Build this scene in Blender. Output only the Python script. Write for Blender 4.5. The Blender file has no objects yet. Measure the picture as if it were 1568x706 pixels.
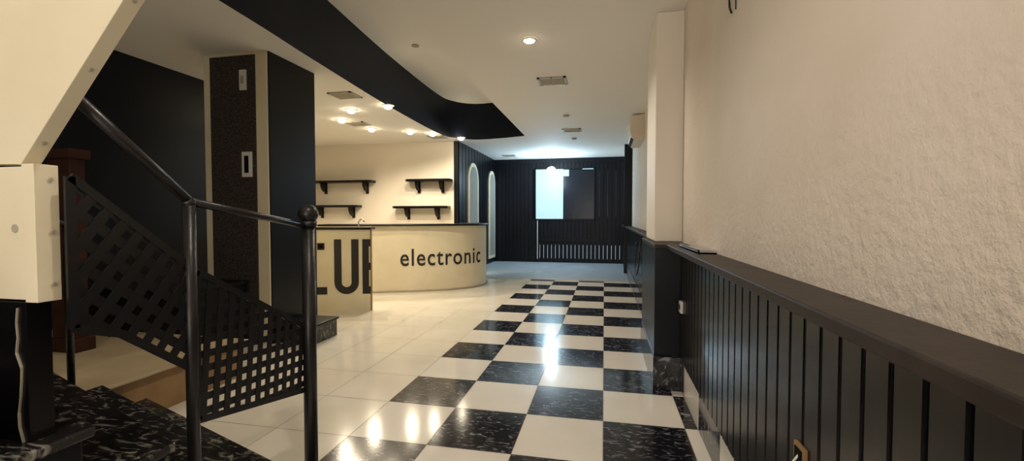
import bpy, bmesh, math, random
from mathutils import Vector, Matrix
random.seed(4)
S=bpy.context.scene
COL=S.collection
R=math.radians
CEIL=2.92; TRAY=3.65; TS=0.49; TY=0.496

# ---------------------------------------------------------------- materials
def mat(name,col,rough=.6,metal=0.,bump=None,var=None,emit=None,spec=.5,coat=0):
    m=bpy.data.materials.new(name); m.use_nodes=True
    nt=m.node_tree; N=nt.nodes; L=nt.links
    b=N['Principled BSDF']
    b.inputs['Base Color'].default_value=(*col,1)
    b.inputs['Roughness'].default_value=rough
    b.inputs['Metallic'].default_value=metal
    b.inputs['Specular IOR Level'].default_value=spec
    b.inputs['Coat Weight'].default_value=coat
    tc=N.new('ShaderNodeTexCoord')
    if var:   # (scale, amount, othercolour)
        n=N.new('ShaderNodeTexNoise'); n.inputs['Scale'].default_value=var[0]; n.inputs['Detail'].default_value=5
        L.new(tc.outputs['Object'],n.inputs['Vector'])
        r=N.new('ShaderNodeValToRGB'); r.color_ramp.elements[0].position=.5-var[1]; r.color_ramp.elements[1].position=.5+var[1]
        r.color_ramp.elements[0].color=(*col,1); r.color_ramp.elements[1].color=(*var[2],1)
        L.new(n.outputs['Fac'],r.inputs['Fac']); L.new(r.outputs['Color'],b.inputs['Base Color'])
    if bump:  # (scale,strength,dist)
        n=N.new('ShaderNodeTexNoise'); n.inputs['Scale'].default_value=bump[0]; n.inputs['Detail'].default_value=6
        L.new(tc.outputs['Object'],n.inputs['Vector'])
        bp=N.new('ShaderNodeBump'); bp.inputs['Strength'].default_value=bump[1]; bp.inputs['Distance'].default_value=bump[2]
        L.new(n.outputs['Fac'],bp.inputs['Height']); L.new(bp.outputs['Normal'],b.inputs['Normal'])
    if emit:
        b.inputs['Emission Color'].default_value=(*emit[0],1); b.inputs['Emission Strength'].default_value=emit[1]
    return m

def marble_mat(name,base,fleck,sc,lo,hi,rough):
    m=mat(name,base,rough); nt=m.node_tree; N=nt.nodes; L=nt.links; b=N['Principled BSDF']
    tc=N.new('ShaderNodeTexCoord'); mp=N.new('ShaderNodeMapping'); mp.inputs['Rotation'].default_value=(0,0,.6); mp.inputs['Scale'].default_value=(1,2.6,1)
    n=N.new('ShaderNodeTexNoise'); n.inputs['Scale'].default_value=sc; n.inputs['Detail'].default_value=4; n.inputs['Distortion'].default_value=1.6
    L.new(tc.outputs['Object'],mp.inputs['Vector']); L.new(mp.outputs['Vector'],n.inputs['Vector'])
    r=N.new('ShaderNodeValToRGB'); r.color_ramp.elements[0].position=lo; r.color_ramp.elements[1].position=hi
    r.color_ramp.elements[0].color=(*base,1); r.color_ramp.elements[1].color=(*fleck,1)
    L.new(n.outputs['Fac'],r.inputs['Fac']); L.new(r.outputs['Color'],b.inputs['Base Color'])
    return m

# right wall plaster: smooth-ish high up, rough and crumbly low down
M_wallR=mat('rough_plaster',(.83,.745,.65),.8,bump=(7,.25,.014),var=(1.6,.22,(.73,.64,.53)))
def rough_low(m):
    nt=m.node_tree;N=nt.nodes;L=nt.links
    bp=[n for n in N if n.type=='BUMP'][0]; tc=[x for x in N if x.type=='TEX_COORD'][0]
    sx=N.new('ShaderNodeSeparateXYZ'); L.new(tc.outputs['Object'],sx.inputs[0])
    mr=N.new('ShaderNodeMapRange'); mr.inputs['From Min'].default_value=1.7; mr.inputs['From Max'].default_value=1.05
    mr.inputs['To Min'].default_value=.12; mr.inputs['To Max'].default_value=.6
    L.new(sx.outputs['Z'],mr.inputs['Value'])
    n=N.new('ShaderNodeTexNoise'); n.inputs['Scale'].default_value=34; n.inputs['Detail'].default_value=5; n.inputs['Roughness'].default_value=.6
    L.new(tc.outputs['Object'],n.inputs['Vector'])
    b2=N.new('ShaderNodeBump'); b2.inputs['Distance'].default_value=.016
    L.new(mr.outputs['Result'],b2.inputs['Strength'])
    L.new(n.outputs['Fac'],b2.inputs['Height']); L.new(b2.outputs['Normal'],bp.inputs['Normal'])
rough_low(M_wallR)
M_cream=mat('cream_paint',(.84,.77,.66),.6,bump=(30,.08,.005))
M_ceil=mat('ceiling_paint',(.88,.85,.79),.75,bump=(12,.05,.005))
M_creamY=mat('cream_board',(.82,.75,.56),.5,bump=(25,.06,.004),var=(3,.2,(.76,.68,.49)))
M_black=mat('black_paint',(.005,.006,.009),.35,bump=(40,.08,.004),spec=.22)
M_blackw=mat('black_wood',(.005,.0045,.005),.25,bump=(30,.12,.003),spec=.28)
M_ledge=mat('dark_ledge_paint',(.020,.014,.012),.45,bump=(30,.2,.004),var=(10,.2,(.036,.026,.022)),spec=.22)
M_fascia=mat('fascia_black',(.005,.008,.017),.5,bump=(8,.06,.01),spec=.2)
M_panelT=mat('charcoal_panel',(.018,.015,.014),.7,bump=(120,.6,.004),var=(70,.10,(.075,.062,.055)),spec=.3)
M_iron=mat('black_iron',(.012,.011,.011),.35,metal=.2,bump=(50,.3,.003))
M_lat=mat('lattice_black',(.007,.007,.008),.35,spec=.4)
M_tileW=mat('white_tile',(.84,.80,.73),.12,var=(2.5,.2,(.78,.73,.65)))
M_tileL=mat('cream_floor_tile',(.82,.77,.67),.15,var=(2.0,.25,(.72,.66,.55)))
M_tileB=marble_mat('black_marble_tile',(.009,.009,.012),(.26,.26,.31),14,.55,.70,.13)
M_grout=mat('grout',(.30,.25,.19),.8)
M_floorFarSlit=mat('pale_marble_and_slits',(.42,.48,.52),.3,var=(3,.3,(.32,.38,.43)))
M_step=marble_mat('black_step_marble',(.010,.009,.010),(.26,.25,.22),11,.54,.70,.2)
M_wood=mat('tan_wood',(.36,.22,.09),.5,var=(6,.2,(.25,.14,.06)))
M_red=mat('red_brown_wood',(.05,.02,.012),.6,var=(7,.2,(.03,.012,.009)),spec=.15)
M_plat=mat('beige_platform',(.55,.44,.28),.5,var=(3,.2,(.42,.33,.2)))
M_text=mat('black_vinyl',(.012,.012,.012),.5)
M_white=mat('white_plastic',(.75,.73,.68),.35)
M_acw=mat('aged_white_plastic',(.76,.68,.55),.4)
M_metal=mat('brushed_aluminium',(.7,.7,.72),.25,metal=1)
M_vent=mat('vent_metal',(.42,.38,.30),.5)
M_dark=mat('dark_void',(.004,.004,.004),.8,spec=.1)
M_bulbW=mat('warm_bulb',(1,.9,.7),.5,emit=((1,.88,.64),50))
M_bulbC=mat('cool_bulb',(1,1,1),.5,emit=((.85,.94,1),60))
M_sky=mat('frosted_daylight_glass',(.10,.16,.18),.5,emit=((.58,.83,.95),.88),spec=.2)
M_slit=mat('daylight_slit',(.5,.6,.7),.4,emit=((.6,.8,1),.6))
M_gloss=mat('glossy_black_film',(.008,.010,.014),.22,bump=(3,.25,.02),spec=.35)
M_arch=mat('arch_cream',(.80,.72,.52),.5)
M_archin=mat('arch_mirror',(.7,.68,.6),.12,metal=.4)

# ---------------------------------------------------------------- mesh builder
class B:
    def __init__(s): s.v=[];s.f=[];s.m=[];s.sm=[];s.mats=[]
    def mi(s,m):
        if m not in s.mats: s.mats.append(m)
        return s.mats.index(m)
    def face(s,pts,m,smooth=False):
        i=len(s.v); s.v+= [tuple(p) for p in pts]; s.f.append(list(range(i,i+len(pts)))); s.m.append(s.mi(m)); s.sm.append(smooth)
    def mesh(s,V,F,m,smooth=False):
        i=len(s.v); s.v+=[tuple(p) for p in V]
        for f in F: s.f.append([i+k for k in f]); s.m.append(s.mi(m)); s.sm.append(smooth)
    def box(s,x0,x1,y0,y1,z0,z1,m):
        V=[(x0,y0,z0),(x1,y0,z0),(x1,y1,z0),(x0,y1,z0),(x0,y0,z1),(x1,y0,z1),(x1,y1,z1),(x0,y1,z1)]
        s.mesh(V,[(0,3,2,1),(4,5,6,7),(0,1,5,4),(1,2,6,5),(2,3,7,6),(3,0,4,7)],m)
    def obox(s,p,q,w,h,m,up=(0,0,1)):
        p=Vector(p);q=Vector(q);d=(q-p).normalized();u=Vector(up);sd=d.cross(u).normalized();u=sd.cross(d).normalized()
        V=[]
        for c in (p,q):
            for a,b in ((-1,-1),(1,-1),(1,1),(-1,1)): V.append(c+sd*a*w/2+u*b*h/2)
        s.mesh(V,[(3,2,1,0),(4,5,6,7),(0,1,5,4),(1,2,6,5),(2,3,7,6),(3,0,4,7)],m)
    def cyl(s,p,q,r,m,n=16,r2=None):
        p=Vector(p);q=Vector(q);d=(q-p).normalized();a=Vector((0,0,1)) if abs(d.z)<.9 else Vector((1,0,0))
        u=d.cross(a).normalized();w=d.cross(u); r2=r if r2 is None else r2
        V=[];
        for c,rr in ((p,r),(q,r2)):
            for k in range(n):
                t=2*math.pi*k/n; V.append(c+(u*math.cos(t)+w*math.sin(t))*rr)
        s.mesh(V,[(k,(k+1)%n,n+(k+1)%n,n+k) for k in range(n)],m,True)
        s.mesh(V[:n],[tuple(range(n))[::-1]],m); s.mesh(V[n:],[tuple(range(n))],m)
    def sph(s,c,r,m,nu=20,nv=12,sc=(1,1,1)):
        V=[];F=[]
        for i in range(nv+1):
            ph=math.pi*i/nv
            for j in range(nu):
                th=2*math.pi*j/nu
                V.append((c[0]+r*sc[0]*math.sin(ph)*math.cos(th),c[1]+r*sc[1]*math.sin(ph)*math.sin(th),c[2]+r*sc[2]*math.cos(ph)))
        for i in range(nv):
            for j in range(nu): F.append((i*nu+j,(i+1)*nu+j,(i+1)*nu+(j+1)%nu,i*nu+(j+1)%nu))
        s.mesh(V,F,m,True)
    def prism(s,poly,fn,a,b,m,smooth=False):
        n=len(poly); V=[fn(u,v,a) for u,v in poly]+[fn(u,v,b) for u,v in poly]
        s.mesh(V,[tuple(range(n))],m); s.mesh(V,[tuple(range(n,2*n))[::-1]],m)
        s.mesh(V,[(k,(k+1)%n,n+(k+1)%n,n+k) for k in range(n)],m,smooth)
    def done(s,name,bevel=0,parent=None,fix=True):
        me=bpy.data.meshes.new(name); me.from_pydata(s.v,[],s.f)
        for m in s.mats: me.materials.append(m)
        for p,mi,sm in zip(me.polygons,s.m,s.sm): p.material_index=mi; p.use_smooth=sm
        if fix:
            bm=bmesh.new(); bm.from_mesh(me); bmesh.ops.remove_doubles(bm,verts=bm.verts,dist=1e-5)
            bmesh.ops.recalc_face_normals(bm,faces=bm.faces); bm.to_mesh(me); bm.free()
        me.update()
        o=bpy.data.objects.new(name,me); COL.objects.link(o)
        if bevel:
            md=o.modifiers.new('bevel','BEVEL'); md.width=bevel; md.segments=2; md.limit_method='ANGLE'; md.angle_limit=R(50)
        if parent: o.parent=parent
        return o

def catmull(pts,n=8):
    P=[Vector(p) for p in pts]; P=[P[0]*2-P[1]]+P+[P[-1]*2-P[-2]]; out=[]
    for i in range(1,len(P)-2):
        for k in range(n):
            t=k/n; a,b,c,d=P[i-1:i+3]
            out.append(.5*((2*b)+(c-a)*t+(2*a-5*b+4*c-d)*t*t+(3*b-a-3*c+d)*t**3))
    out.append(P[-2]); return out

# ---------------------------------------------------------------- floor
XR=.61; YB=-2.6; YF=12.4; XL=-4.72
b=B()
b.face([(-7,YB,0),(1,YB,0),(1,YF+.2,0),(-7,YF+.2,0)],M_grout)
g=.0035; y0=2.79
r0=int(math.floor((YB-y0)/TY)); 
YT=8.94
for r in range(r0,14):
    ya=y0+r*TY; yb=ya+TY
    if ya>YT: break
    yb=min(yb,YT)
    for c in range(-12,4+3):
        xa=-1.455+c*TS*.99; xb=xa+TS*.99
        if xa>.7: break
        if 0<=c<=5:
            m=M_tileB if (c+r)%2==0 else M_tileW
        else: m=M_tileL
        gg=g*.5
        b.face([(xa+gg,ya+gg,.002),(xb-gg,ya+gg,.002),(xb-gg,yb-gg,.002),(xa+gg,yb-gg,.002)],m)
b.face([(-3.2,YT+.004,.004),(1,YT+.004,.004),(1,YF+.1,.004),(-3.2,YF+.1,.004)],M_floorFarSlit)
b.done('floor',fix=False)
b=B(); b.box(-3.1,.48,YT-.03,YT+.03,.0,.014,M_vent); b.done('trim_threshold')

# ---------------------------------------------------------------- ceiling with recessed tray
left=[(-2.60,-1),(-2.84,2.83),(-2.95,4.06),(-3.11,6.1),(-3.16,8.1),(-3.03,8.68),(-2.68,8.97),(-2.15,8.93),(-1.58,8.77)]
LP=[(v.x,v.y) for v in catmull(left,8)]
XH=-1.58
b=B()
kmax=max(range(len(LP)),key=lambda i:LP[i][1])
ytop=LP[kmax][1]
def strip(b,pts,x,z,m):
    for (x1,y1),(x2,y2) in zip(pts,pts[1:]): b.face([(x,y1,z),(x1,y1,z),(x2,y2,z),(x,y2,z)],m)
strip(b,LP[:kmax+1],-7,CEIL,M_ceil)
for (x1,y1),(x2,y2) in zip(LP[kmax:],LP[kmax+1:]):
    b.face([(x1,y1,CEIL),(x2,y2,CEIL),(x2,YF+.1,CEIL),(x1,YF+.1,CEIL)],M_ceil)
b.face([(-7,ytop,CEIL),(LP[kmax][0],ytop,CEIL),(LP[kmax][0],YF+.1,CEIL),(-7,YF+.1,CEIL)],M_ceil)
b.face([(XH,-1,CEIL),(1,-1,CEIL),(1,YF+.1,CEIL),(XH,YF+.1,CEIL)],M_ceil)
b.face([(-7,YB,CEIL),(1,YB,CEIL),(1,-1,CEIL),(-7,-1,CEIL)],M_ceil)
b.face([(-3.6,-1,TRAY),(XH,-1,TRAY),(XH,9.3,TRAY),(-3.6,9.3,TRAY)],M_ceil)
b.face([(XH,-1,CEIL),(XH,8.77,CEIL),(XH,8.77,TRAY),(XH,-1,TRAY)],M_ceil)
b.face([(-2.6,-1,CEIL),(XH,-1,CEIL),(XH,-1,TRAY),(-2.6,-1,TRAY)],M_ceil)
b.done('ceiling')
b=B()
for (x1,y1),(x2,y2) in zip(LP,LP[1:]):
    b.face([(x1,y1,CEIL-.015),(x2,y2,CEIL-.015),(x2,y2,TRAY),(x1,y1,TRAY)],M_fascia,True)
b.done('trim_ceiling_fascia')

# ---------------------------------------------------------------- walls
b=B(); b.box(XR,XR+.15,YB,YF,0,CEIL,M_wallR); b.done('wall_right')
b=B(); b.box(-7.1,.9,YB-.15,YB,0,CEIL,M_cream); b.done('wall_back')
b=B()
b.box(XL-.12,XL,YB,4.75,0,CEIL,M_black); b.box(-7,XL-.12,4.63,4.75,0,CEIL,M_black)
b.done('wall_left')
b=B(); b.box(-7.12,-7,4.75,9.3,0,CEIL,M_cream); b.done('wall_bar_side')
b=B(); b.box(-7,-3.1,9.15,9.3,0,CEIL,M_cream); b.done('wall_bar_back')
b=B(); b.box(-3.2,-3.1,9.148,YF,0,CEIL,M_black)
for k in range(14):
    yy=9.2+k*.235; b.box(-3.1,-3.092,yy,yy+.2,.1,CEIL,M_black)
b.done('wall_alcove_side')
b=B(); b.box(-3.2,.75,YF+.03,YF+.15,0,CEIL,M_dark)
x=-3.1
WX0,WX1,WX2,WZ0,WZ1=-1.90,-1.13,-.28,1.23,2.62
k=0
while x<.6:
    w=.11
    xb=min(x+w-.009,.61)
    if xb>WX0 and x<WX2:
        b.box(x,xb,YF,YF+.03,0,WZ0,M_black); b.box(x,xb,YF,YF+.03,WZ1,CEIL,M_black)
    else: b.box(x,xb,YF,YF+.03,0,CEIL,M_black)
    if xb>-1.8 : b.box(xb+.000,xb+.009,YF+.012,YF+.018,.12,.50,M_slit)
    if xb>WX2+.02 and k%2==0: b.box(xb+.001,xb+.008,YF+.022,YF+.028,1.3,2.55,M_floorFarSlit)  # faint light through the board gaps, painted as pale strips
    x+=w; k+=1
b.box(-3.1,.61,YF-.015,YF+.0,CEIL-.12,CEIL,M_black)
b.box(-1.95,-.2,YF-.02,YF,.60,.68,M_black)
b.done('wall_far')
b=B()
b.box(WX0,WX1,YF+.012,YF+.02,WZ0,WZ1,M_sky)
b.box(WX1,WX2,YF-.01,YF+.02,WZ0,WZ1-.02,M_gloss)
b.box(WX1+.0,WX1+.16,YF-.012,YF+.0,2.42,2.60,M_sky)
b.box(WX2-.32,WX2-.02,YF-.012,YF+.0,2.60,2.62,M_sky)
for a in (WX0-.03,WX2): b.box(a,a+.03,YF-.02,YF+.02,WZ0-.03,WZ1+.03,M_black)
for a in (WZ0-.03,WZ1): b.box(WX0-.03,WX2+.03,YF-.02,YF+.02,a,a+.03,M_black)
b.done('window_1')
b=B(); b.box(-1.86,-1.84,YF-.03,YF-.021,.1,1.18,M_white); b.done('trim_corner_strip')

def arch(y0,y1,z0,z1,name):
    b=B(); r=(y1-y0)/2; yc=(y0+y1)/2
    def prof(ins):
        rr=r-ins; p=[(yc-rr,z0+ins),(yc+rr,z0+ins)]
        for k in range(17):
            t=math.pi*k/16; p.append((yc+rr*math.cos(t),z1-r+rr*math.sin(t)))
        return p
    fn=lambda u,v,w:(w,u,v)
    b.prism(prof(0),fn,-3.09,-3.06,M_arch); b.prism(prof(.09),fn,-3.06,-3.055,M_archin)
    b.done(name)
arch(9.78,10.6,.9,2.57,'arched_mirror'); arch(11.6,12.3,.14,2.56,'arched_mirror')

# ---------------------------------------------------------------- right wainscot
ZL=1.08; XW=XR-.003
b=B()
y=-2.5
while y<3.42:
    ye=min(y+.094,3.42)
    b.prism([(y,.56),(y+.004,.548),(y+.008,.545),(ye-.010,.545),(ye-.005,.548),(ye-.002,.56)],lambda u,v,w:(v,u,w),.25,ZL-.035,M_blackw)
    y+=.094
b.box(.555,XW,-2.5,3.42,.25,ZL-.035,M_dark)
b.box(.37,XW,3.42,4.5,.25,ZL-.035,M_black)
b.box(.50,XW,4.5,YF-.02,.25,ZL-.035,M_black)
y=4.55
while y<YF-.2:
    b.box(.492,.50,y,y+.085,.25,ZL-.035,M_blackw); y+=.095
b.done('wainscot_right')
b=B()
b.box(.45,XW,-2.5,3.7,ZL-.035,ZL,M_ledge); b.box(.365,XW,3.40,4.52,ZL-.036,ZL-.001,M_ledge); b.box(.45,XW,4.52,YF-.02,ZL-.035,ZL,M_ledge)
b.done('trim_ledge',bevel=.006)
b=B(); i=0; y=y0-11*TY
while y<3.38:
    m=M_tileB if i%2==0 else M_tileW
    b.box(.56,XW,y,min(y+TY-.004,3.38),0,.248,m); y+=TY;i+=1
b.box(.36,XW,3.38,4.52,0,.249,M_tileB)
y=4.52
while y<YF-.02:
    b.box(.487,XW,y,min(y+TS-.004,YF-.02),0,.248,M_tileB); y+=TS
b.done('baseboard_right',bevel=.002)
b=B(); b.box(.40,XR+.01,3.75,4.45,ZL,CEIL,M_cream); b.done('wall_pier',bevel=.01)
b=B(); b.box(.44,XW,10.3,10.42,0,CEIL,M_black); b.done('trim_doorpost')

# ---------------------------------------------------------------- pillar
b=B()
PX0,PX1,PY0,PY1=-4.01,-3.26,3.81,4.53
b.box(PX0,PX1-.006,PY0,PY1,0,CEIL,M_creamY)
b.box(PX0+.085,PX1-.135,PY0-.012,PY0+.01,0,CEIL-.03,M_panelT)
b.box(PX1-.01,PX1+.006,PY0+.012,PY1,0,CEIL,M_black)
b.done('pillar',bevel=.004)
b=B(); b.box(-3.56,-3.485,PY0-.03,PY0-.012,2.54,2.74,M_white); b.box(-3.54,-3.505,PY0-.036,PY0-.03,2.60,2.68,M_vent)
b.done('wall_sensor',bevel=.012)
b=B(); b.box(-3.545,-3.435,PY0-.03,PY0-.012,1.68,1.93,M_white); b.box(-3.515,-3.465,PY0-.034,PY0-.03,1.72,1.89,M_dark)
b.done('light_switch',bevel=.006)
b=B(); b.box(-3.245,-2.83,3.88,4.27,0,.18,M_step); b.box(-3.25,-2.81,3.86,4.28,.18,.205,M_black); b.done('plinth_step',bevel=.006)

# ---------------------------------------------------------------- bar
bar=bpy.data.objects.new('bar_counter',None); COL.objects.link(bar)
path=catmull([(-4.6,6.45,0),(-3.95,6.66,0),(-3.52,6.86,0),(-3.04,7.06,0),(-2.6,7.33,0),(-2.30,7.68,0),(-2.22,8.1,0),(-2.32,8.55,0),(-2.55,9.12,0)],10)
def nrm(P,i):
    d=(P[min(i+1,len(P)-1)]-P[max(i-1,0)]).normalized(); return Vector((d.y,-d.x,0))
b=B()
for i in range(len(path)-1):
    n1,n2=nrm(path,i),nrm(path,i+1); p,q=path[i],path[i+1]
    def q4(o,z0,z1,mt,sm=True):
        b.face([(*(p+n1*o).xy,z0),(*(q+n2*o).xy,z0),(*(q+n2*o).xy,z1),(*(p+n1*o).xy,z1)],mt,sm)
    def h4(o1,o2,z,mt):
        b.face([(*(p+n1*o1).xy,z),(*(q+n2*o1).xy,z),(*(q+n2*o2).xy,z),(*(p+n1*o2).xy,z)],mt)
    q4(0,0,1.13,M_creamY); q4(-.06,0,1.13,M_creamY); h4(0,-.06,1.129,M_creamY)
    q4(.012,0,.03,M_vent); 
    q4(.045,1.13,1.16,M_black); q4(-.5,1.13,1.16,M_black); h4(.045,-.5,1.16,M_black); h4(.045,-.5,1.13,M_black)
b.done('curved_front',parent=bar)
A=Vector((-4.6,5.0,0)); D=(Vector((-3.11,5.49,0))-A); LEN=D.length; D.normalize(); NN=Vector((D.y,-D.x,0))
def flat(s,z,w):
    p=A+D*(LEN+s)+NN*w; return (p.x,p.y,z)
b=B()
b.prism([(-LEN,0),(0,0),(0,1.11),(-LEN,1.11)],flat,-.05,0,M_creamY)
b.prism([(-LEN,1.11),(0.0,1.11),(0.0,1.14),(-LEN,1.14)],flat,-.30,.03,M_black)
b.prism([(-.012,0),(.004,0),(.004,1.11),(-.012,1.11)],flat,-.052,.004,M_wood)
b.done('flat_front',parent=bar)
b=B()
z0,z1=.235,.98
def rect(s0,s1,a,c,bb=None,m=None): (bb or b).prism([(s0,a),(s1,a),(s1,c),(s0,c)],flat,.001,.006,m or M_text)
rect(-.93,-.83,z0,z1); rect(-.93,-.58,z0,z0+.10)
def ring(cx,cz,ro,ri,a0,a1,n=14):
    for k in range(n):
        t0=a0+(a1-a0)*k/n;t1=a0+(a1-a0)*(k+1)/n
        b.prism([(cx+ro*math.cos(t0),cz+ro*math.sin(t0)),(cx+ro*math.cos(t1),cz+ro*math.sin(t1)),(cx+ri*math.cos(t1),cz+ri*math.sin(t1)),(cx+ri*math.cos(t0),cz+ri*math.sin(t0))],flat,.001,.006,M_text)
uc=-.325; ro=.16; ri=.065
rect(uc-ro,uc-ri,z0+ro,z1); rect(uc+ri,uc+ro,z0+ro,z1); ring(uc,z0+ro,ro,ri,math.pi,2*math.pi)
rect(-.115,-.03,z0,z1); rect(-.03,-.006,z0,z0+.1); rect(-.03,-.006,z1-.1,z1); rect(-.03,-.006,.56,.66)
b.done('club_lettering',parent=bar)
b=B(); b.prism([(-.70,.84),(-.61,.84),(-.61,.93),(-.70,.93)],flat,.001,.016,M_red); b.prism([(-.68,.86),(-.63,.86),(-.63,.91),(-.68,.91)],flat,.016,.02,M_dark); b.done('socket_plate',bevel=.003,parent=bar)
cu=bpy.data.curves.new('txt','FONT'); cu.body='electronic'; cu.size=.4; cu.space_character=1.12; cu.resolution_u=6; cu.offset=.004
to=bpy.data.objects.new('txt',cu); COL.objects.link(to)
bpy.context.view_layer.update()
me=bpy.data.meshes.new_from_object(to.evaluated_get(bpy.context.evaluated_depsgraph_get()))
bpy.data.objects.remove(to)
xs=[v.co.x for v in me.vertices]; ys=[v.co.y for v in me.vertices]
arc=[0]
for i in range(len(path)-1): arc.append(arc[-1]+(path[i+1]-path[i]).length)
def at_arc(s):
    for i in range(len(arc)-1):
        if arc[i+1]>=s:
            t=(s-arc[i])/(arc[i+1]-arc[i]); return path[i].lerp(path[i+1],t), nrm(path,i).lerp(nrm(path,i+1),t).normalized()
def arc_of(ratio):
    for i in range(len(path)):
        if path[i].x/path[i].y>ratio: return arc[i]
s0=arc_of(-.4935); s1=arc_of(-.2875)
bm=bmesh.new(); bm.from_mesh(me)
x0,x1=min(xs),max(xs)
for k in range(1,60):
    xx=x0+(x1-x0)*k/60
    bmesh.ops.bisect_plane(bm,geom=bm.verts[:]+bm.edges[:]+bm.faces[:],plane_co=(xx,0,0),plane_no=(1,0,0))
ymax=max(ys)
for v in bm.verts:
    s=s0+(v.co.x-x0)/(x1-x0)*(s1-s0); z=.455+v.co.y/ymax*.285
    p,n=at_arc(s); v.co=(p.x+n.x*.006,p.y+n.y*.006,z)
bm.to_mesh(me); bm.free(); me.materials.clear(); me.materials.append(M_text)
o=bpy.data.objects.new('electronic_lettering',me); COL.objects.link(o); o.parent=bar
b=B(); fx,fy=-3.45,5.75
pts=[Vector((fx,fy,1.0)),Vector((fx,fy,1.20)),Vector((fx+.03,fy,1.25)),Vector((fx+.07,fy,1.25)),Vector((fx+.09,fy,1.21))]
for p,q in zip(pts,pts[1:]): b.cyl(p,q,.010,M_metal,10)
b.done('tap',parent=bar)

def shelf(xa,xb,z,brs,name='wall_shelf'):
    b=B(); d=.26
    poly=[(xa,9.15),(xb,9.15),(xb,9.15-d+.06),(xb-.06,9.15-d),(xa+.06,9.15-d),(xa,9.15-d+.06)]
    b.prism(poly,lambda u,v,w:(u,v,w),z,z+.05,M_blackw)
    for x in brs:
        b.box(x-.03,x+.03,9.12,9.15,z-.24,z,M_blackw)
        n=8; pr=[(9.12,z),(9.12,z-.2)]+[(9.12-.18*math.sin(math.pi/2*k/n),z-.2+.2*(1-math.cos(math.pi/2*k/n))) for k in range(n+1)]
        b.prism(pr,lambda u,v,w:(w,u,v),x-.02,x+.02,M_blackw)
    b.done(name)
shelf(-6.7,-5.05,2.05,(-5.25,-6.3)); shelf(-6.7,-5.4,1.50,(-5.6,-6.4))
shelf(-4.24,-3.22,2.05,(-4.0,-3.45)); shelf(-4.55,-3.28,1.47,(-4.25,-3.55))

# ---------------------------------------------------------------- ceiling fittings
def vent(x,y,w=.34,l=.30,m=M_vent):
    b=B(); z=CEIL
    b.box(x-w/2,x+w/2,y-l/2,y-l/2+.03,z-.014,z,m); b.box(x-w/2,x+w/2,y+l/2-.03,y+l/2,z-.014,z,m)
    b.box(x-w/2,x-w/2+.03,y-l/2,y+l/2,z-.014,z,m); b.box(x+w/2-.03,x+w/2,y-l/2,y+l/2,z-.014,z,m)
    b.box(x-w/2+.03,x+w/2-.03,y-l/2+.03,y+l/2-.03,z-.004,z-.002,M_dark)
    n=5
    for k in range(n):
        yy=y-l/2+.05+(l-.1)*k/(n-1); b.obox((x-w/2+.02,yy,z-.01),(x+w/2-.02,yy,z-.01),.022,.004,m,up=(0,.5,1))
    b.box(x-.008,x+.008,y-l/2,y+l/2,z-.014,z-.004,m)
    b.done('ceiling_vent')
for p in ((-.62,5.35),(-.61,8.43),(-3.42,5.4),(-4.24,7.08),(-3.34,8.57),(-2.5,11.6)): vent(*p)
def spot(x,y,e,z=CEIL,col=(1,.85,.63),r=.055,ang=155,drop=.012,flat_=.35):
    b=B()
    n=24
    for k in range(n):
        t0=2*math.pi*k/n;t1=2*math.pi*(k+1)/n
        c=lambda t,rr,zz:(x+rr*math.cos(t),y+rr*math.sin(t),zz)
        b.face([c(t0,r*1.35,z-.001),c(t1,r*1.35,z-.001),c(t1,r*1.2,z-.010),c(t0,r*1.2,z-.010)],M_acw,True)
        b.face([c(t0,r*1.2,z-.010),c(t1,r*1.2,z-.010),c(t1,r*.8,z-.006),c(t0,r*.8,z-.006)],M_acw,True)
    b.sph((x,y,z-drop),r*.8,M_bulbW,16,8,(1,1,flat_))
    o=b.done('ceiling_spotlight')
    l=bpy.data.lights.new('lamp','SPOT'); l.energy=e; l.color=col; l.spot_size=R(ang); l.spot_blend=.7; l.shadow_soft_size=.04
    lo=bpy.data.objects.new('lamp',l); COL.objects.link(lo); lo.location=(x,y,z-drop-r*.5-.05); lo.parent=o
for x,y,e in ((-3.8,6.16,105),(-4.24,7.55,95),(-3.12,6.03,105),(-3.65,7.93,80),(-3.3,8.2,45),(-2.9,8.75,20),(-4.34,6.75,70)): spot(x,y,e,r=.07,drop=.028,flat_=.5)
spot(-.69,4.09,60,col=(1,.90,.78),r=.055); spot(-.69,1.2,42,col=(1,.88,.74)); spot(-.6,-.9,38,col=(1,.87,.72))
b=B(); b.cyl((-2.57,5.77,TRAY-.015),(-2.57,5.77,TRAY),.05,M_vent); b.done('ceiling_light_fitting')
for x,y in ((-.61,7.2),(-.62,9.3)):
    b=B(); b.cyl((x,y,CEIL-.03),(x,y,CEIL),.04,M_vent,r2=.055); b.done('smoke_detector')
b=B(); px,py=-1.37,11.6
b.cyl((px,py,CEIL-.03),(px,py,CEIL),.05,M_white); b.cyl((px,py,2.62),(px,py,CEIL-.03),.006,M_iron,8); b.cyl((px,py,2.56),(px,py,2.64),.022,M_iron)
b.sph((px,py,2.48),.12,M_bulbC)
o=b.done('pendant_lamp')
l=bpy.data.lights.new('lamp','POINT'); l.energy=80; l.color=(.50,.77,1); l.shadow_soft_size=.09
lo=bpy.data.objects.new('lamp',l); COL.objects.link(lo); lo.location=(px,py,2.25); lo.parent=o

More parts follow.
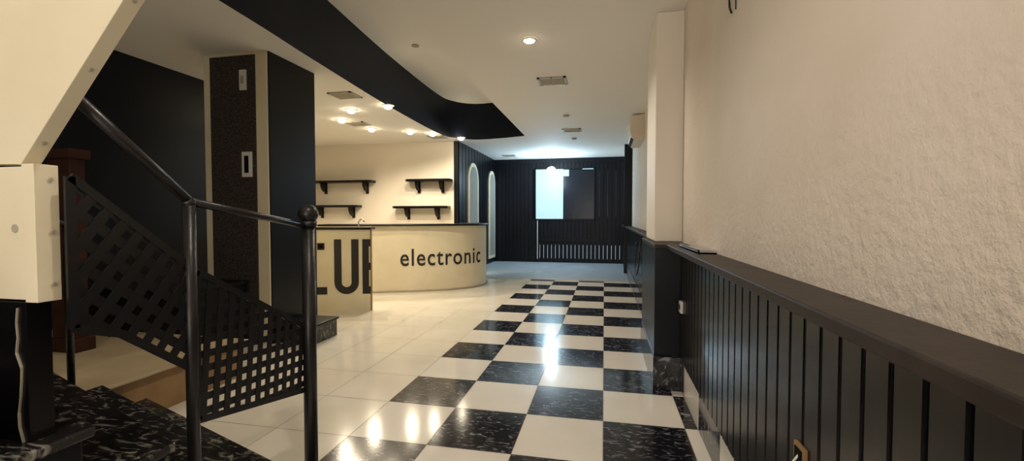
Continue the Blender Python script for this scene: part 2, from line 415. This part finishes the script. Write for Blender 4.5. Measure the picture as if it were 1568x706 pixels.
b=B(); ya,yb=7.3,8.15
pr=[(XR,2.50),(.47,2.50),(.41,2.56),(.39,2.66),(.39,2.82),(.42,2.89),(XR,2.91)]
b.prism(pr,lambda u,v,w:(u,w,v),ya,yb,M_acw)
b.obox((.425,ya+.05,2.53),(.425,yb-.05,2.53),.05,.008,M_dark,up=(-1,0,-1))
b.box(.385,.392,ya+.03,yb-.03,2.60,2.605,M_dark)
b.done('air_conditioner',bevel=.008)
b=B(); b.box(.50,.595,2.55,3.15,ZL+.0,ZL+.008,M_metal); b.box(.50,.508,2.55,3.15,ZL,ZL+.022,M_metal); b.box(.50,.595,2.55,2.558,ZL,ZL+.022,M_metal)
b.done('aluminium_strip')
b=B(); b.box(.535,.546,1.32,1.385,.575,.645,M_wood); b.box(.532,.536,1.33,1.375,.585,.635,M_dark); b.cyl((.536,1.35,.62),(.52,1.355,.59),.003,M_white,8); b.done('broken_wall_socket',bevel=.003)
b=B(); b.box(.53,.546,3.27,3.35,.60,.68,M_white); b.cyl((.528,3.31,.64),(.531,3.31,.64),.022,M_dark); b.done('wall_socket',bevel=.004)
b=B(); q=[Vector((XR-.004,2.39,2.42)),Vector((XR-.01,2.40,2.36)),Vector((XR-.012,2.38,2.31)),Vector((XR-.006,2.37,2.28))]
for a,c in zip(q,q[1:]): b.cyl(a,c,.005,M_iron,8)
b.cyl((XR-.003,2.31,2.34),(XR-.003,2.31,2.27),.003,M_iron,6)
b.done('wall_hook')
b=B(); q=catmull([(.48,6.2,.95),(.46,6.25,.6),(.45,6.5,.45),(.46,6.9,.5),(.48,7.0,.9)],6)
for a,c in zip(q,q[1:]): b.cyl(a,c,.008,M_iron,8)
b.done('hanging_cable')

# ---------------------------------------------------------------- staircase (left foreground)
st=bpy.data.objects.new('staircase',None); COL.objects.link(st)
b=B(); SK=.36
def yy(f,x): return f+SK*(-1.5-x)
for k,(f,z) in enumerate(((1.70,.17),(1.46,.34),(1.22,.51),(.98,.68),(.74,.85),(.5,1.02))):
    xa,xb=-2.75,-1.45
    V=[(xa,yy(f,xa)),(xb,yy(f,xb)),(xb,-.2),(xa,-.2)]
    b.prism(V,lambda u,v,w:(u,v,w),z-.17,z-.03,M_black)
    V=[(xa,yy(f,xa)+.02),(xb+.02,yy(f,xb)+.02),(xb+.02,-.2),(xa,-.2)]
    b.prism(V,lambda u,v,w:(u,v,w),z-.03,z,M_step)
b.done('steps',bevel=.006,parent=st)
# upper flight cladding
YA,YC=.883,.925
b=B(); f3=lambda u,v,w:(u,w,v)
b.prism([(-1.514,1.419),(-1.0,1.992),(-1.0,CEIL-.01),(-2.6,CEIL-.01),(-2.6,1.45),(-1.53,1.42)],f3,YA,YC,M_creamY)
b.box(-2.6,-1.49,YA-.006,YC,1.06,1.413,M_creamY)
b.box(-1.492,-1.45,YA-.012,YC,1.055,1.419,M_creamY)
for u,z in ((-1.449,1.10),(-1.449,1.24),(-1.449,1.38)): b.cyl((u,.905,z),(u+.003,.905,z),.006,M_vent,10)
b.cyl((-1.53,YA-.008,1.25),(-1.53,YA-.005,1.25),.012,M_vent,12)
d=Vector((.514,0,.573)).normalized(); nO=Vector((d.z,0,-d.x))
for t in (.10,.42,.7):
    p=Vector((-1.514,0,1.419))+Vector((.514,0,.573))*t
    b.cyl((p.x,.904,p.z),(p.x+nO.x*.003,.904,p.z+nO.z*.003),.006,M_vent,10)
b.done('flight_cladding',bevel=.002,parent=st)
b=B(); b.box(-2.6,-1.55,.90,.92,0,1.06,M_black); b.box(-1.60,-1.49,.87,.925,0,1.055,M_blackw)
zz=1.04; xx=-1.515
while zz>.45:
    nx=-1.515+random.uniform(-.010,.010); nz=zz-.04
    b.obox((xx,.868,zz),(nx,.868,nz),random.uniform(.002,.006),.006,M_vent,up=(0,1,0)); xx,zz=nx,nz
b.done('support_post',bevel=.004,parent=st)

# railing with lattice
rl=bpy.data.objects.new('stair_railing',None); COL.objects.link(rl); rl.parent=st
XA=-1.42
P1=(XA+.01,1.90); P2=(XA,1.28)
b=B()
b.cyl((P1[0],P1[1],0),(P1[0],P1[1],1.25),.031,M_iron); b.cyl((P1[0],P1[1],0),(P1[0],P1[1],.02),.06,M_iron)
b.sph((P1[0],P1[1],1.295),.047,M_iron); b.cyl((P1[0],P1[1],1.235),(P1[0],P1[1],1.26),.04,M_iron)
b.cyl((P2[0],P2[1],.34),(P2[0],P2[1],1.32),.020,M_iron)
b.cyl((P2[0],P2[1],1.335),(P1[0],P1[1],1.235),.015,M_iron)
b.cyl((P2[0],P2[1],1.335),(XA,.93,1.625),.017,M_iron); b.sph((P2[0],P2[1],1.33),.022,M_iron)
b.done('posts_and_rail',parent=rl)
def clip_line(poly,p,d):
    ts=[]
    n=len(poly)
    for i in range(n):
        a=Vector(poly[i]);c=Vector(poly[(i+1)%n]);e=c-a
        den=d.x*e.y-d.y*e.x
        if abs(den)<1e-9: continue
        w=a-p; t=(w.x*e.y-w.y*e.x)/den; u=(w.x*d.y-w.y*d.x)/den
        if -1e-6<=u<=1+1e-6: ts.append(t)
    if len(ts)>=2: return min(ts),max(ts)
def lattice(b,poly,ang,pitch,w,x):
    c=sum((Vector(p) for p in poly),Vector((0,0)))/len(poly)
    for li,a in enumerate((ang,ang+90)):
        d=Vector((math.cos(R(a)),math.sin(R(a)))); n=Vector((-d.y,d.x))
        for k in range(-30,31):
            p=c+n*pitch*k; r=clip_line(poly,p,d)
            if r and r[1]-r[0]>.01:
                q0=p+d*r[0];q1=p+d*r[1]; xo=x+(.0015 if li else -.0015)
                b.obox((xo,q0.x,q0.y),(xo,q1.x,q1.y),w,.003,M_lat,up=(1,0,0))
    for i in range(len(poly)):
        a=poly[i];c2=poly[(i+1)%len(poly)]
        b.obox((x,a[0],a[1]),(x,c2[0],c2[1]),.024,.008,M_lat,up=(1,0,0))
b=B()
lattice(b,[(1.30,.552),(1.88,.44),(1.88,.747),(1.30,1.09)],-5,.052,.027,XA)
lattice(b,[(.93,.975),(1.05,.93),(1.28,.745),(1.28,1.105),(.93,1.39)],-39,.056,.030,XA)
b.done('lattice_panels',parent=rl)
b=B(); b.cyl((-2.70,1.75,1.24),(-2.70,1.1,1.5),.014,M_iron); b.cyl((-2.70,1.75,.34),(-2.70,1.75,1.25),.016,M_iron);b.cyl((-2.70,1.1,.6),(-2.70,1.1,1.5),.016,M_iron); b.done('handrail',parent=st)

b=B(); b.box(XL+.01,-2.85,1.9,3.0,0,.28,M_wood); b.box(XL+.01,-2.79,1.9,3.02,.28,.30,M_plat); b.done('raised_platform',bevel=.005)
b=B(); b.box(-3.95,-3.74,2.45,2.55,.30,1.74,M_red); b.box(-3.97,-3.71,2.43,2.57,.30,.40,M_red); b.box(-3.97,-3.71,2.43,2.57,1.70,1.77,M_red); b.done('wooden_column',bevel=.008)
b=B(); b.box(XL+.02,-3.5,3.05,3.76,0,.62,M_black); b.box(XL+.02,-3.47,3.04,3.77,.62,.65,M_blackw); b.done('low_bench',bevel=.006)

# ---------------------------------------------------------------- lights
def area(name,loc,rot,sx,sy,e,col):
    l=bpy.data.lights.new(name,'AREA'); l.shape='RECTANGLE'; l.size=sx; l.size_y=sy; l.energy=e; l.color=col
    o=bpy.data.objects.new(name,l); COL.objects.link(o); o.location=loc; o.rotation_euler=rot; return o
area('rear_fill',(-.7,-2.4,1.5),(R(108),0,0),2.4,1.8,60,(1,.92,.84))  # unseen fill added behind the camera to brighten ceiling and front faces
area('tray_light',(-2.1,0,3.55),(0,0,0),.6,1.6,22,(1,.90,.78))
w=bpy.data.worlds.new('World'); S.world=w; w.use_nodes=True
w.node_tree.nodes['Background'].inputs[0].default_value=(1,.9,.8,1); w.node_tree.nodes['Background'].inputs[1].default_value=.15

# ---------------------------------------------------------------- camera
cd=bpy.data.cameras.new('camera'); cd.lens=36*690/1600; cd.sensor_width=36; cd.clip_start=.02
co=bpy.data.objects.new('camera',cd); COL.objects.link(co); co.location=(0,0,1.28); co.rotation_euler=(R(90-1.74),0,R(11.8))
S.camera=co
S.view_settings.view_transform='Standard'
S.view_settings.exposure=0
